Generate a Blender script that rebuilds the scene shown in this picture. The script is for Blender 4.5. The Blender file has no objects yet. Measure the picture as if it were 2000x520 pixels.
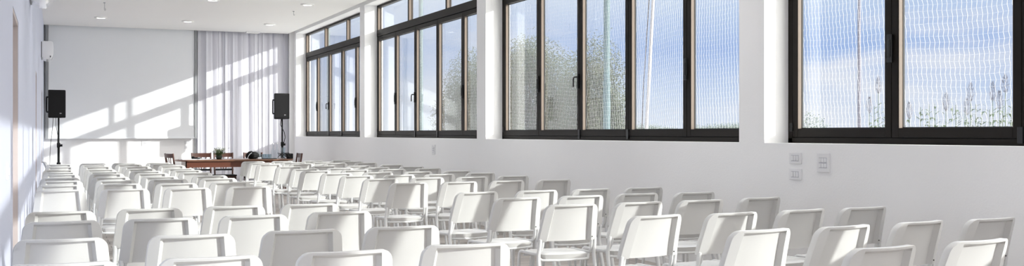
import bpy, bmesh, math, random
import numpy as np
from mathutils import Vector, Matrix
PI = math.pi
R = math.radians
rnd = random.Random(7)
sc = bpy.context.scene
col = sc.collection

# ---------------------------------------------------------------- camera
cam_d = bpy.data.cameras.new('camera')
cam = bpy.data.objects.new('camera', cam_d); col.objects.link(cam)
cam_d.sensor_width = 36; cam_d.sensor_fit = 'HORIZONTAL'; cam_d.lens = 36*2058/2000
cam_d.clip_start = .05; cam_d.clip_end = 1500
cam.location = (0, 0, 1.305); cam.rotation_euler = (PI/2, 0, -math.atan(894/2058))
sc.camera = cam

# ---------------------------------------------------------------- view
sc.view_settings.view_transform = 'Standard'; sc.view_settings.look = 'None'
sc.view_settings.gamma = 1; sc.view_settings.use_curve_mapping = False
sc.view_settings.exposure = 0.40
sc.cycles.diffuse_bounces = 10; sc.cycles.max_bounces = 14; sc.cycles.transparent_max_bounces = 16
sc.cycles.sample_clamp_indirect = 6

# ---------------------------------------------------------------- sun
SUN_DIR = Vector((-1, .948, -.393)).normalized()      # the way the light travels
sun_d = bpy.data.lights.new('sun', 'SUN'); sun_d.energy = 4.0; sun_d.angle = R(.55); sun_d.color = (1, .985, .95)
sun = bpy.data.objects.new('sun', sun_d); col.objects.link(sun)
sun.rotation_euler = SUN_DIR.to_track_quat('-Z', 'Y').to_euler(); sun.location = (20, -20, 12)

FILL_W = 6.5                                          # power of the fill light added in each switched-off downlight
# ---------------------------------------------------------------- sky
W = bpy.data.worlds.new('sky'); sc.world = W; W.use_nodes = True
nt = W.node_tree; nt.nodes.clear()
def N(t, **k):
    n = nt.nodes.new(t)
    for a, b in k.items(): setattr(n, a, b)
    return n
def L(a, b): nt.links.new(a, b)
tc = N('ShaderNodeTexCoord'); nrm = N('ShaderNodeVectorMath', operation='NORMALIZE'); L(tc.outputs['Generated'], nrm.inputs[0])
sep = N('ShaderNodeSeparateXYZ'); L(nrm.outputs[0], sep.inputs[0])
ramp = N('ShaderNodeValToRGB'); L(sep.outputs['Z'], ramp.inputs[0])
e = ramp.color_ramp.elements
e[0].position = 0.0; e[0].color = (.74, .80, .94, 1)
e[1].position = .078; e[1].color = (.37, .51, .85, 1)
x = e.new(.035); x.color = (.60, .70, .92, 1)
x = e.new(.125); x.color = (.60, .71, .93, 1)
x = e.new(.5); x.color = (.35, .50, .85, 1)
# streaky clouds
mp = N('ShaderNodeMapping'); mp.inputs['Scale'].default_value = (1.6, 1.6, 5.5); mp.inputs['Location'].default_value = (.35, .2, .8)
L(nrm.outputs[0], mp.inputs[0])
no = N('ShaderNodeTexNoise'); no.inputs['Scale'].default_value = 2.3; no.inputs['Detail'].default_value = 5; no.inputs['Roughness'].default_value = .5
L(mp.outputs[0], no.inputs[0])
cr = N('ShaderNodeMapRange'); cr.inputs[1].default_value = .47; cr.inputs[2].default_value = .68; cr.interpolation_type = 'SMOOTHSTEP'
L(no.outputs[0], cr.inputs[0])
mix = N('ShaderNodeMixRGB'); mix.inputs[2].default_value = (.86, .87, .95, 1)
L(cr.outputs[0], mix.inputs[0]); L(ramp.outputs[0], mix.inputs[1])
# the sky is far brighter round the sun and overhead haze
dot = N('ShaderNodeVectorMath', operation='DOT_PRODUCT'); L(nrm.outputs[0], dot.inputs[0]); dot.inputs[1].default_value = tuple(-SUN_DIR)
mr = N('ShaderNodeMapRange'); mr.inputs[1].default_value = .15; mr.inputs[2].default_value = 1; mr.inputs[4].default_value = 1
L(dot.outputs['Value'], mr.inputs[0])
pw = N('ShaderNodeMath', operation='POWER'); L(mr.outputs[0], pw.inputs[0]); pw.inputs[1].default_value = 1.3
sc_ = N('ShaderNodeMath', operation='MULTIPLY_ADD'); L(pw.outputs[0], sc_.inputs[0]); sc_.inputs[1].default_value = 3.8; sc_.inputs[2].default_value = 0.76
hi = N('ShaderNodeMapRange'); hi.inputs[1].default_value = .18; hi.inputs[2].default_value = .7; hi.inputs[3].default_value = 0; hi.inputs[4].default_value = 1.6
L(sep.outputs['Z'], hi.inputs[0])
ad = N('ShaderNodeMath', operation='ADD'); L(sc_.outputs[0], ad.inputs[0]); L(hi.outputs[0], ad.inputs[1])
warm = N('ShaderNodeMixRGB'); warm.inputs[2].default_value = (.94, .90, .87, 1)      # hazy glow round the sun
wf = N('ShaderNodeMapRange'); wf.inputs[1].default_value = .12; wf.inputs[2].default_value = .35; L(dot.outputs['Value'], wf.inputs[0])
L(wf.outputs[0], warm.inputs[0]); L(mix.outputs[0], warm.inputs[1])
bg = N('ShaderNodeBackground'); L(warm.outputs[0], bg.inputs[0]); L(ad.outputs[0], bg.inputs[1])
wo = N('ShaderNodeOutputWorld'); L(bg.outputs[0], wo.inputs[0])

# ================================================================ materials
def mat(name, color, rough=.5, metal=0, spec=.5, noise=None, bump=None, coat=0, trans=0):
    m = bpy.data.materials.new(name); m.use_nodes = True
    t = m.node_tree; b = t.nodes['Principled BSDF']
    b.inputs['Base Color'].default_value = (*color, 1); b.inputs['Roughness'].default_value = rough
    b.inputs['Metallic'].default_value = metal; b.inputs['Specular IOR Level'].default_value = spec
    if coat: b.inputs['Coat Weight'].default_value = coat
    if noise:                                    # (scale, amount)
        c = t.nodes.new('ShaderNodeTexCoord'); n = t.nodes.new('ShaderNodeTexNoise')
        n.inputs['Scale'].default_value = noise[0]; n.inputs['Detail'].default_value = 6
        t.links.new(c.outputs['Object'], n.inputs[0])
        r = t.nodes.new('ShaderNodeMixRGB'); a = noise[1]
        r.inputs[1].default_value = (*[max(0, v*(1-a)) for v in color], 1); r.inputs[2].default_value = (*[min(1, v*(1+a)) for v in color], 1)
        t.links.new(n.outputs[0], r.inputs[0]); t.links.new(r.outputs[0], b.inputs['Base Color'])
    if bump:
        c = t.nodes.new('ShaderNodeTexCoord'); n = t.nodes.new('ShaderNodeTexNoise')
        n.inputs['Scale'].default_value = bump[0]; n.inputs['Detail'].default_value = 4
        t.links.new(c.outputs['Object'], n.inputs[0])
        u = t.nodes.new('ShaderNodeBump'); u.inputs['Strength'].default_value = bump[1]; u.inputs['Distance'].default_value = .01
        t.links.new(n.outputs[0], u.inputs['Height']); t.links.new(u.outputs[0], b.inputs['Normal'])
    return m
M = {}
M['wall'] = mat('wall plaster', (.90, .90, .90), .85, noise=(1.3, .015), bump=(60, .12))
M['ceiling'] = mat('ceiling paint', (.89, .885, .865), .9, noise=(.8, .012))
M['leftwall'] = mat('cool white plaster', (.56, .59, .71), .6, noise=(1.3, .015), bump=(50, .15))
M['plastic'] = mat('white chair plastic', (.65, .65, .64), .42, bump=(400, .04))
M['steel'] = mat('white lacquered steel', (.74, .75, .75), .38)
M['frame'] = mat('dark bronze aluminium', (.0095, .0068, .005), .5, spec=.2, noise=(30, .12))
M['sunlit_tan'] = mat('sunlit tan frame face', (.17, .13, .10), .6, noise=(20, .08))  # sunlit look of the brown frame's side faces, put into the colour
M['gasket'] = mat('black gasket', (.006, .006, .006), .6)
M['handle'] = mat('black handle', (.008, .008, .009), .35)
M['door'] = mat('white door', (.74, .74, .78), .5)
M['jamb'] = mat('taupe door jamb', (.50, .44, .43), .8, noise=(8, .05))
M['screen'] = mat('projection screen fabric', (.83, .85, .87), .9, noise=(3, .01))
M['rail'] = mat('grey screen rail', (.28, .29, .30), .5)
M['socket'] = mat('switch plate plastic', (.80, .80, .81), .4)
M['socketgap'] = mat('switch gap', (.50, .50, .54), .5)
M['black'] = mat('black plastic', (.006, .006, .007), .6, spec=.2, noise=(200, .2))
M['grille'] = mat('black speaker grille', (.007, .007, .008), .6, spec=.2, bump=(600, .5))
M['grey'] = mat('grey fabric', (.16, .165, .18), .9)
M['paper'] = mat('white paper', (.82, .84, .88), .8)
M['logo'] = mat('light logo print', (.55, .55, .57), .5)
M['chrome'] = mat('bright metal', (.8, .8, .8), .2, 1)
M['acbody'] = mat('glossy white air conditioner', (.86, .86, .87), .12, coat=.4)
M['pot'] = mat('dark green pot', (.02, .028, .018), .6)
M['flower'] = mat('pale flowers', (.68, .70, .60), .8)
M['stem'] = mat('leafy stems', (.07, .11, .035), .7, noise=(40, .4))
M['netting'] = mat('white sports netting', (.70, .69, .67), .8)
M['pole'] = mat('weathered blue green pole', (.060, .105, .115), .6, noise=(6, .35))
M['palepole'] = mat('pale mast', (.27, .26, .27), .5)
M['greypole'] = mat('grey mast', (.13, .125, .15), .5)
M['rope'] = mat('dark rope', (.06, .05, .05), .8)
M['leaf'] = mat('grey green leaves', (.062, .078, .045), .8, noise=(3, .35))
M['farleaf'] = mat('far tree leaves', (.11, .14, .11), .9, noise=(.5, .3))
M['bark'] = mat('bark', (.12, .09, .07), .9, noise=(10, .3))
M['reed'] = mat('reed leaves', (.070, .10, .05), .7, noise=(12, .3))
M['plume'] = mat('mauve reed plume', (.16, .12, .125), .9, noise=(30, .2))
M['gravel'] = mat('pale ground', (.80, .78, .72), .95, noise=(5, .15))

def wood(name, c1, c2, rough=.35, sc3=(2, 30, 30)):
    m = bpy.data.materials.new(name); m.use_nodes = True; t = m.node_tree; b = t.nodes['Principled BSDF']
    c = t.nodes.new('ShaderNodeTexCoord'); mp = t.nodes.new('ShaderNodeMapping'); mp.inputs['Scale'].default_value = sc3
    n = t.nodes.new('ShaderNodeTexNoise'); n.inputs['Scale'].default_value = 1.5; n.inputs['Detail'].default_value = 5
    r = t.nodes.new('ShaderNodeMixRGB'); r.inputs[1].default_value = (*c1, 1); r.inputs[2].default_value = (*c2, 1)
    t.links.new(c.outputs['Object'], mp.inputs[0]); t.links.new(mp.outputs[0], n.inputs[0]); t.links.new(n.outputs[0], r.inputs[0])
    t.links.new(r.outputs[0], b.inputs['Base Color']); b.inputs['Roughness'].default_value = rough
    return m
M['wood'] = wood('reddish brown wood', (.09, .026, .012), (.16, .050, .026))
M['woodtop'] = wood('table top wood', (.13, .06, .035), (.20, .105, .065), .3)
M['darkwood'] = wood('dark chair wood', (.055, .018, .011), (.10, .034, .020), .4)

def floor_mat():
    m = bpy.data.materials.new('grey brown floor boards'); m.use_nodes = True; t = m.node_tree; b = t.nodes['Principled BSDF']
    c = t.nodes.new('ShaderNodeTexCoord')
    br = t.nodes.new('ShaderNodeTexBrick'); mp = t.nodes.new('ShaderNodeMapping'); mp.inputs['Rotation'].default_value = (0, 0, 0)
    br.inputs['Color1'].default_value = (.50, .45, .42, 1); br.inputs['Color2'].default_value = (.62, .57, .53, 1); br.inputs['Mortar'].default_value = (.09, .08, .075, 1)
    br.inputs['Scale'].default_value = 1; br.inputs['Mortar Size'].default_value = .004; br.inputs['Brick Width'].default_value = 1.2; br.inputs['Row Height'].default_value = .2
    n = t.nodes.new('ShaderNodeTexNoise'); n.inputs['Scale'].default_value = 3; n.inputs['Detail'].default_value = 6
    mp2 = t.nodes.new('ShaderNodeMapping'); mp2.inputs['Scale'].default_value = (1, 14, 1)
    mx = t.nodes.new('ShaderNodeMixRGB'); mx.blend_type = 'MULTIPLY'; mx.inputs[0].default_value = .5
    t.links.new(c.outputs['Object'], mp.inputs[0]); t.links.new(mp.outputs[0], br.inputs[0])
    t.links.new(c.outputs['Object'], mp2.inputs[0]); t.links.new(mp2.outputs[0], n.inputs[0])
    t.links.new(br.outputs[0], mx.inputs[1]); t.links.new(n.outputs[0], mx.inputs[2]); t.links.new(mx.outputs[0], b.inputs['Base Color'])
    b.inputs['Roughness'].default_value = .45
    return m
M['floor'] = floor_mat()
def glass(name, tint, ior=1.5, thin=True):
    m = bpy.data.materials.new(name); m.use_nodes = True; t = m.node_tree; t.nodes.clear()
    o = t.nodes.new('ShaderNodeOutputMaterial'); tr = t.nodes.new('ShaderNodeBsdfTransparent'); tr.inputs[0].default_value = (*tint, 1)
    g = t.nodes.new('ShaderNodeBsdfGlossy'); g.inputs['Roughness'].default_value = .0
    f = t.nodes.new('ShaderNodeFresnel'); f.inputs[0].default_value = ior
    ge = t.nodes.new('ShaderNodeNewGeometry'); io = t.nodes.new('ShaderNodeMapRange')       # same reflection on both faces of the sheet
    io.inputs[3].default_value = ior; io.inputs[4].default_value = 1/ior
    t.links.new(ge.outputs['Backfacing'], io.inputs[0]); t.links.new(io.outputs[0], f.inputs[0])
    mx = t.nodes.new('ShaderNodeMixShader')
    t.links.new(f.outputs[0], mx.inputs[0]); t.links.new(tr.outputs[0], mx.inputs[1]); t.links.new(g.outputs[0], mx.inputs[2]); t.links.new(mx.outputs[0], o.inputs[0])
    return m
M['pane'] = glass('window glass', (.97, .985, .98), 1.5)
M['clear'] = glass('drinking glass', (.94, .965, .975), 1.45)
def curtain_mat():
    m = bpy.data.materials.new('white curtain cloth'); m.use_nodes = True; t = m.node_tree; t.nodes.clear()
    o = t.nodes.new('ShaderNodeOutputMaterial'); d = t.nodes.new('ShaderNodeBsdfDiffuse'); d.inputs[0].default_value = (.86, .86, .915, 1)
    tl = t.nodes.new('ShaderNodeBsdfTranslucent'); tl.inputs[0].default_value = (.8, .8, .84, 1); mx = t.nodes.new('ShaderNodeMixShader'); mx.inputs[0].default_value = .25
    t.links.new(d.outputs[0], mx.inputs[1]); t.links.new(tl.outputs[0], mx.inputs[2]); t.links.new(mx.outputs[0], o.inputs[0])
    return m
M['curtain'] = curtain_mat()

# ================================================================ helpers
def link(name, mesh, m, parent=None):
    o = bpy.data.objects.new(name, mesh); col.objects.link(o)
    for q in (m if isinstance(m, (list, tuple)) else [m]): mesh.materials.append(M[q] if isinstance(q, str) else q)
    if parent: o.parent = parent
    return o
def tag(o, label=None, cat=None, group=None, kind=None):
    if label: o['label'] = label
    if cat: o['category'] = cat
    if group: o['group'] = group
    if kind: o['kind'] = kind
    return o
def empty(name, loc=(0, 0, 0), rz=0):
    o = bpy.data.objects.new(name, None); col.objects.link(o); o.location = loc; o.rotation_euler = (0, 0, rz); o.empty_display_size = .1
    return o
def smooth(me, ang=35):
    me.polygons.foreach_set('use_smooth', [True]*len(me.polygons)); me.set_sharp_from_angle(angle=R(ang))
class MB:
    def __init__(s): s.v = []; s.f = []; s.mi = []; s.cur = 0
    def add(s, vs, fs):
        b = len(s.v); s.v += [tuple(v) for v in vs]; s.f += [tuple(b+i for i in f) for f in fs]; s.mi += [s.cur]*len(fs); return s
    def box(s, a, b):
        x0, y0, z0 = a; x1, y1, z1 = b
        x0, x1 = sorted((x0, x1)); y0, y1 = sorted((y0, y1)); z0, z1 = sorted((z0, z1))
        return s.add([(x0,y0,z0),(x1,y0,z0),(x1,y1,z0),(x0,y1,z0),(x0,y0,z1),(x1,y0,z1),(x1,y1,z1),(x0,y1,z1)],
                     [(0,3,2,1),(4,5,6,7),(0,1,5,4),(1,2,6,5),(2,3,7,6),(3,0,4,7)])
    def cyl(s, c, r, h, n=16, r2=None):
        r2 = r if r2 is None else r2; x, y, z = c
        v = [(x+r*math.cos(2*PI*i/n), y+r*math.sin(2*PI*i/n), z) for i in range(n)] + [(x+r2*math.cos(2*PI*i/n), y+r2*math.sin(2*PI*i/n), z+h) for i in range(n)]
        return s.add(v, [(i, (i+1) % n, n+(i+1) % n, n+i) for i in range(n)] + [tuple(range(n-1, -1, -1)), tuple(range(n, 2*n))])
    def lathe(s, c, prof, n=20):                       # prof: (r, z) from bottom to top, closed at both ends
        x, y, z = c; v = []; f = []
        for r, h in prof: v += [(x+r*math.cos(2*PI*i/n), y+r*math.sin(2*PI*i/n), z+h) for i in range(n)]
        for k in range(len(prof)-1):
            for i in range(n): f.append((k*n+i, k*n+(i+1) % n, (k+1)*n+(i+1) % n, (k+1)*n+i))
        f += [tuple(range(n-1, -1, -1)), tuple((len(prof)-1)*n+i for i in range(n))]
        return s.add(v, f)
    def tube(s, pts, r, n=8, r2=None):
        pts = [Vector(p) for p in pts]; m = len(pts); v = []; up = None
        for k, p in enumerate(pts):
            t = (pts[min(k+1, m-1)]-pts[max(k-1, 0)]).normalized()
            if up is None: up = Vector((0, 0, 1)) if abs(t.z) < .9 else Vector((1, 0, 0))
            a = (up - t*up.dot(t)).normalized(); up = a; b = t.cross(a); rr = r if r2 is None else r+(r2-r)*k/(m-1)
            v += [p+a*rr*math.cos(2*PI*i/n)+b*rr*math.sin(2*PI*i/n) for i in range(n)]
        f = [(k*n+i, k*n+(i+1) % n, (k+1)*n+(i+1) % n, (k+1)*n+i) for k in range(m-1) for i in range(n)]
        f += [tuple(range(n-1, -1, -1)), tuple((m-1)*n+i for i in range(n))]
        return s.add(v, f)
    def bar(s, pts, w, d, c=.25):
        """flat rounded bar; the points lie near a YZ plane, w is its width along x, d its depth"""
        pts = [Vector(p) for p in pts]; m = len(pts); v = []
        cw, cd = w/2, d/2; ch = min(cw, cd)*c*2
        sec = [(-cw+ch, -cd), (cw-ch, -cd), (cw, -cd+ch), (cw, cd-ch), (cw-ch, cd), (-cw+ch, cd), (-cw, cd-ch), (-cw, -cd+ch)]
        for k, p in enumerate(pts):
            t = (pts[min(k+1, m-1)]-pts[max(k-1, 0)]); t = Vector((0, t.y, t.z)).normalized(); nn = Vector((0, -t.z, t.y))
            v += [p+Vector((a, 0, 0))+nn*b for a, b in sec]
        n = 8
        f = [(k*n+i, k*n+(i+1) % n, (k+1)*n+(i+1) % n, (k+1)*n+i) for k in range(m-1) for i in range(n)]
        f += [tuple(range(n-1, -1, -1)), tuple((m-1)*n+i for i in range(n))]
        return s.add(v, f)
    def build(s, name, m, parent=None, sm=None, bevel=0):
        me = bpy.data.meshes.new(name); me.from_pydata(s.v, [], s.f)
        bm = bmesh.new(); bm.from_mesh(me); bmesh.ops.recalc_face_normals(bm, faces=bm.faces)
        if bevel: bmesh.ops.bevel(bm, geom=[e for e in bm.edges if len(e.link_faces) == 2 and e.calc_face_angle(0) > .6], offset=bevel, segments=2, affect='EDGES', profile=.6, clamp_overlap=True)
        bm.to_mesh(me); bm.free()
        if isinstance(m, (list, tuple)) and not bevel: me.polygons.foreach_set('material_index', s.mi)
        if sm: smooth(me, sm)
        return link(name, me, m, parent)
def children(o): return [c for c in bpy.data.objects if c.parent == o]
def copy_tree(o, kids, parent=None):
    c = o.copy(); col.objects.link(c)
    if parent: c.parent = parent
    for ch in kids.get(o.name, ()): copy_tree(ch, kids, c)
    return c
def kid_map(root):
    d = {}
    def go(o):
        d[o.name] = children(o)
        for ch in d[o.name]: go(ch)
    go(root); return d

# ================================================================ room
YB, YF = 26.85, -12.6                       # back wall, wall behind the camera
XL, XR, XO = -.225, 5.55, 5.92              # left wall, right wall inside and outside faces
ZC, ZH, ZS = 3.805, 3.80, 1.22              # ceiling, window head, sill
PITCH = 6.3
wins = [(20.33-PITCH*k, 26.35-PITCH*k if k == 0 else 26.30-PITCH*k) for k in range(6)]   # Y spans
wins = [(20.33, 26.35), (14.04, 19.99), (7.74, 13.70), (1.43, 7.38), (-4.87, 1.08), (-11.17, -5.22)]
b = MB().box((XL-.6, YF-.3, -.12), (XO, YB+.3, 0)); tag(b.build('floor', 'floor'), kind='structure')
b = MB().box((XL-.4, YF-.3, ZC), (5.40, 26.60, ZC+.10)); tag(b.build('ceiling', 'ceiling'), kind='structure')
b = MB().box((XL-.4, YF-.3, 4.05), (XO, YB+.3, 4.2)); tag(b.build('ceiling_slab', 'ceiling'), kind='structure')
b = MB()                                    # wall_right: parapet, head band and piers
b.box((XR, YF, 0), (XO, YB, ZS)); b.box((XR, YF, ZH), (XO, YB, 4.05))
edges = [YB] + [v for w in wins for v in (w[1], w[0])] + [YF]
for i in range(0, len(edges), 2): b.box((XR, edges[i+1], ZS), (XO, edges[i], ZH))
tag(b.build('wall_right', 'wall'), kind='structure')
tag(MB().box((XL-.4, YB, 0), (XO, YB+.25, 4.05)).build('wall_back', 'wall'), kind='structure')
# wall behind the camera: unseen, open bays between piers added to let fill daylight in
b = MB().box((XL-.4, YF-.25, 0), (XO, YF, .9)); b.box((XL-.4, YF-.25, 3.2), (XO, YF, 4.05))
for x0, x1 in ((XL-.4, .3), (2.7, 3.0), (5.3, XO)): b.box((x0, YF-.25, .9), (x1, YF, 3.2))
tag(b.build('wall_front', 'wall'), kind='structure')
# left wall with three door recesses
doors = [(6.90, 7.95, 2.06), (15.25, 16.20, 2.14), (22.2, 23.2, 2.14)]
b = MB(); y = YF
for a, c, h in doors:
    b.box((XL-.35, y, 0), (XL, a, 4.05)); b.box((XL-.35, a, h), (XL, c, 4.05)); y = c
b.box((XL-.35, y, 0), (XL, YB, 4.05))
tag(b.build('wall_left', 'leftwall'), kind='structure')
for i, (a, c, h) in enumerate(doors):
    D = tag(empty('door_%d' % (i+1), (XL-.12, (a+c)/2, 0)), kind='structure')
    q = MB().box((-.04, a+.03-(a+c)/2, .005), (0, c-.03-(a+c)/2, h-.03)); q.build('door_leaf', 'door', D, bevel=.003)
    q = MB().box((-.04, a-(a+c)/2, 0), (.117, a+.028-(a+c)/2, h)).box((-.04, c-.028-(a+c)/2, 0), (.117, c-(a+c)/2, h)).box((-.04, a-(a+c)/2, h-.028), (.117, c-(a+c)/2, h))
    q.build('door_jamb', 'jamb', D)
    q = MB().tube([(0, a+.12-(a+c)/2, 1.02), (.05, a+.12-(a+c)/2, 1.02), (.05, a+.24-(a+c)/2, 1.02)], .009); q.build('door_handle', 'chrome', D, 40)
tag(MB().box((XL, YF, 0), (XL+.012, 6.86, .07)).box((XL, 7.99, 0), (XL+.012, 15.2, .07)).box((XL, 16.25, 0), (XL+.012, 22.15, .07)).box((XL, 23.25, 0), (XL+.012, YB, .07)).build('baseboard_left', 'wall'), kind='structure')
tag(MB().box((XR-.012, YF, 0), (XR, YB, .07)).build('baseboard_right', 'wall'), kind='structure')

# ---------------------------------------------------------------- windows
XF = 5.80                                   # inner face of the frames
def window(i, y0, y1):
    ym = (y0+y1)/2; wd = y1-y0
    Wn = tag(empty('window_%d' % (i+1), (XF, ym, ZS)), kind='structure')
    h = ZH-ZS; a, c = -wd/2, wd/2
    zt0, zt1 = 3.19-ZS, 3.315-ZS            # transom
    f = MB()
    f.box((0, a, 0), (.08, c, .045)); f.box((0, a, h-.045), (.08, c, h)); f.box((0, a, 0), (.08, a+.055, h)); f.box((0, c-.055, 0), (.08, c, h))
    f.box((-.005, a, zt0), (.08, c, zt1))
    n3 = [a + wd*k/3 for k in (1, 2)]
    for m in n3: f.box((.002, m-.035, zt1), (.08, m+.035, h-.04))
    f.build('window_frame', 'frame', Wn, bevel=.003)
    g = MB().box((.03, a+.05, .04), (.075, c-.05, .055)).box((.03, a+.05, zt0-.012), (.075, c-.05, zt0+.005))
    g.build('gasket', 'gasket', Wn)
    xs = [a+.05] + n3 + [c-.05]
    for k in range(3):
        MB().box((.045, xs[k]+(.03 if k else 0), zt1-.005), (.051, xs[k+1]-(.03 if k < 2 else 0), h-.04)).build('top_light_pane', 'pane', Wn)
    g = MB()
    for k in range(3):
        y_ = xs[k+1]-(.035 if k < 2 else .005); g.box((.004, y_-.004, zt1+.002), (.044, y_, h-.046))
    g.build('sunlit_stile_strip', 'sunlit_tan', Wn)  # added strips on mullion and jamb sides, coloured as sunlit frame
    s0, s1 = a+.055, c-.055; sw = (s1-s0)/5; z0, z1 = .050, zt0-.010
    for k in range(5):                      # sashes, k = 0 at the camera end
        p, q = s0+sw*k+.004, s0+sw*(k+1)-.004
        sm_ = MB(); sd = .066; bt = .072
        for bx in (((0, p, z0), (.06, p+sd, z1)), ((0, q-sd, z0), (.06, q, z1)), ((0, p+sd, z0), (.06, q-sd, z0+bt)), ((0, p+sd, z1-bt), (.06, q-sd, z1))):
            sm_.box(*bx)
        S = sm_.build('sash', 'frame', Wn, bevel=.003)
        MB().box((.047, p+sd-.004, z0+bt-.004), (.053, q-sd+.004, z1-bt+.004)).build('pane', 'pane', S)
        g = MB(); e_ = .007
        x0, x1 = .040, .056
        g.box((x0, p+sd, z0+bt), (x1, p+sd+e_, z1-bt)).box((x0, q-sd-e_, z0+bt), (x1, q-sd, z1-bt)).box((x0, p+sd, z0+bt), (x1, q-sd, z0+bt+e_)).box((x0, p+sd, z1-bt-e_), (x1, q-sd, z1-bt))
        g.build('glazing_bead', 'gasket', S)
        MB().box((.003, q-sd-.004, z0+bt), (.040, q-sd, z1-bt)).box((.003, p+sd, z0+bt), (.040, p+sd+.004, z1-bt)).build('sunlit_stile_strip', 'sunlit_tan', S)  # added strips carrying the sunlit tone of the stile sides
        kk = 4-k                            # index from the far end
        if kk in (0, 3):                    # lock block at the edge nearest the camera
            hb = MB().box((-.022, p-.022, .615), (0, p+.026, .83)); hb.box((-.030, p-.012, .66), (-.02, p+.012, .79)); hb.build('lock_block', 'handle', S, bevel=.004)
        if kk == 1 and i != 3:
            hb = MB().box((-.016, p+.012, .62), (0, p+.042, .80)); hb.tube([(-.016, p+.027, .76), (-.045, p+.027, .76), (-.052, p+.034, .757), (-.052, p+.058, .75), (-.051, p+.068, .73), (-.050, p+.070, .64)], .010); hb.build('lever_handle', 'handle', S, 40)
        if kk in (1, 2):
            MB().box((-.014, p-.022, .015), (0, p+.022, .125)).build('hinge', 'handle', S, bevel=.003)
        if kk == 0:
            MB().box((-.012, q-.01, .10), (0, q+.028, .17)).build('hinge', 'handle', S, bevel=.003)
    # outside sill
    MB().box((.08, a, -.03), (.20, c, .0)).build('outer_sill', 'frame', Wn)
for i, (a, c) in enumerate(wins): window(i, a, c)

# ---------------------------------------------------------------- screen, curtain, cove
S = empty('projection_screen', (1.505, 26.70, 1.17))
tag(S, 'large pale projection screen lowered in front of the back wall', 'projection screen')
MB().box((-1.63, -.004, .03), (1.63, .004, 2.68)).build('screen_fabric', 'screen', S)
MB().box((-1.66, -.02, 0), (1.66, .02, .035)).build('weight_bar', 'screen', S, bevel=.005)
for sx in (-1, 1): MB().box((sx*1.635, -.03, 0), (sx*1.695, .05, 2.75)).build('guide_rail', 'rail', S, bevel=.004)
tag(MB().box((3.165, 26.80, 0), (3.185, YB, 1.2)).build('trim_1', 'rail'), kind='structure')
tag(MB().box((5.43, 26.55, 0), (XR, 26.62, 4.05)).build('trim_2', 'wall'), kind='structure')

def curtain():
    x0, x1 = 3.22, 5.42; n = 330; zs = [.03, .3, 1, 1.8, 2.6, 3.3, 3.7, 3.95]; v = []; f = []
    ph = []; p = 0; r = random.Random(3)
    for i in range(n): p += (x1-x0)/n*2*PI/(.235+.07*math.sin(i*.045)+.03*math.sin(i*.11+1)); ph.append(p)
    for z in zs:
        for i in range(n):
            am = .024+.012*math.sin(i*.07+z*.2)
            xx = x0+(x1-x0)*i/(n-1)
            yy = am*math.sin(ph[i]+.10*math.sin(z*1.3+i*.02))+.010*math.sin(ph[i]*2.3+z*.4)
            v.append((xx+.018*math.sin(ph[i]*2), 26.74+yy, z))
    for k in range(len(zs)-1):
        for i in range(n-1): f.append((k*n+i, k*n+i+1, (k+1)*n+i+1, (k+1)*n+i))
    me = bpy.data.meshes.new('curtain'); me.from_pydata(v, [], f); me.polygons.foreach_set('use_smooth', [True]*len(me.polygons))
    o = link('curtain', me, 'curtain')
    sd = o.modifiers.new('thick', 'SOLIDIFY'); sd.thickness = .002
    tag(o, 'white floor-length pleated curtain across the right part of the back wall', 'curtain')
curtain()

# ---------------------------------------------------------------- ceiling fittings
def downlight(x, y, label):
    t = empty('ceiling_light', (x, y, ZC)); tag(t, label, 'ceiling light', 'round recessed ceiling lights')
    prof = [(.084, 0), (.132, 0), (.135, -.010), (.125, -.026), (.092, -.028), (.084, -.022), (.084, 0)]; n = 28
    v = [(r_*math.cos(2*PI*i/n), r_*math.sin(2*PI*i/n), z) for r_, z in prof for i in range(n)]
    MB().add(v, [(k*n+i, k*n+(i+1) % n, (k+1)*n+(i+1) % n, (k+1)*n+i) for k in range(len(prof)-1) for i in range(n)]).build('trim_ring', 'ceiling', t, 40)
    MB().cyl((0, 0, -.003), .083, .002, 28).build('diffuser', 'socket', t, 40)
    ld = bpy.data.lights.new('fill_lamp', 'AREA'); ld.shape = 'DISK'; ld.size = .15; ld.energy = FILL_W; ld.color = (1, .985, .96); ld.spread = R(110)  # added fill light with narrowed spread; the fitting itself is off
    lo = bpy.data.objects.new('fill_lamp', ld); col.objects.link(lo); lo.parent = t; lo.location = (0, 0, -.006)
downlight(.92, 24.35, 'round recessed ceiling light at the back left, above the left loudspeaker side')
downlight(2.73, 24.4, 'round recessed ceiling light at the back, above the left end of the table')
downlight(4.53, 24.36, 'round recessed ceiling light at the back right, before the curtain')
downlight(4.50, 20.3, 'round recessed ceiling light nearest the camera, by the windows')
for y_ in (20.3, 16.25, 12.2, 8.15, 4.1, .05, -4.0, -8.05):  # unseen rows, added to help light the room
    for x_ in (.92, 2.72, 4.5):
        if (x_, y_) != (4.5, 20.3): downlight(x_, y_, 'unseen round ceiling light added for fill above the chairs, outside the picture')
t = empty('air_vent', (4.5, 26.42, ZC)); tag(t, 'white rectangular air vent on the ceiling edge above the curtain', 'air vent')
MB().box((-.165, -.07, -.03), (.165, .07, 0)).build('vent_body', 'socket', t, bevel=.006)
for k in range(4): MB().box((-.14, -.05+.03*k, -.036), (.14, -.035+.03*k, -.029)).build('slat', 'ceiling', t)
for x, y, h, lb in ((.88, 21.6, .16, 'thin wire hook hanging from the ceiling over the left chairs'), (4.5, 21.6, .09, 'thin wire hook hanging from the ceiling near the windows')):
    q = MB().tube([(0, 0, 0), (.004, 0, -h*.4), (0, 0, -h*.8), (.012, 0, -h), (.022, 0, -h*.85), (.014, 0, -h*.7)], .004, 6).cyl((0, 0, -.012), .02, .012, 12)
    o = q.build('ceiling_hook', 'rail', None, 40); o.location = (x, y, ZC); tag(o, lb, 'hook', 'ceiling hooks')

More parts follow.
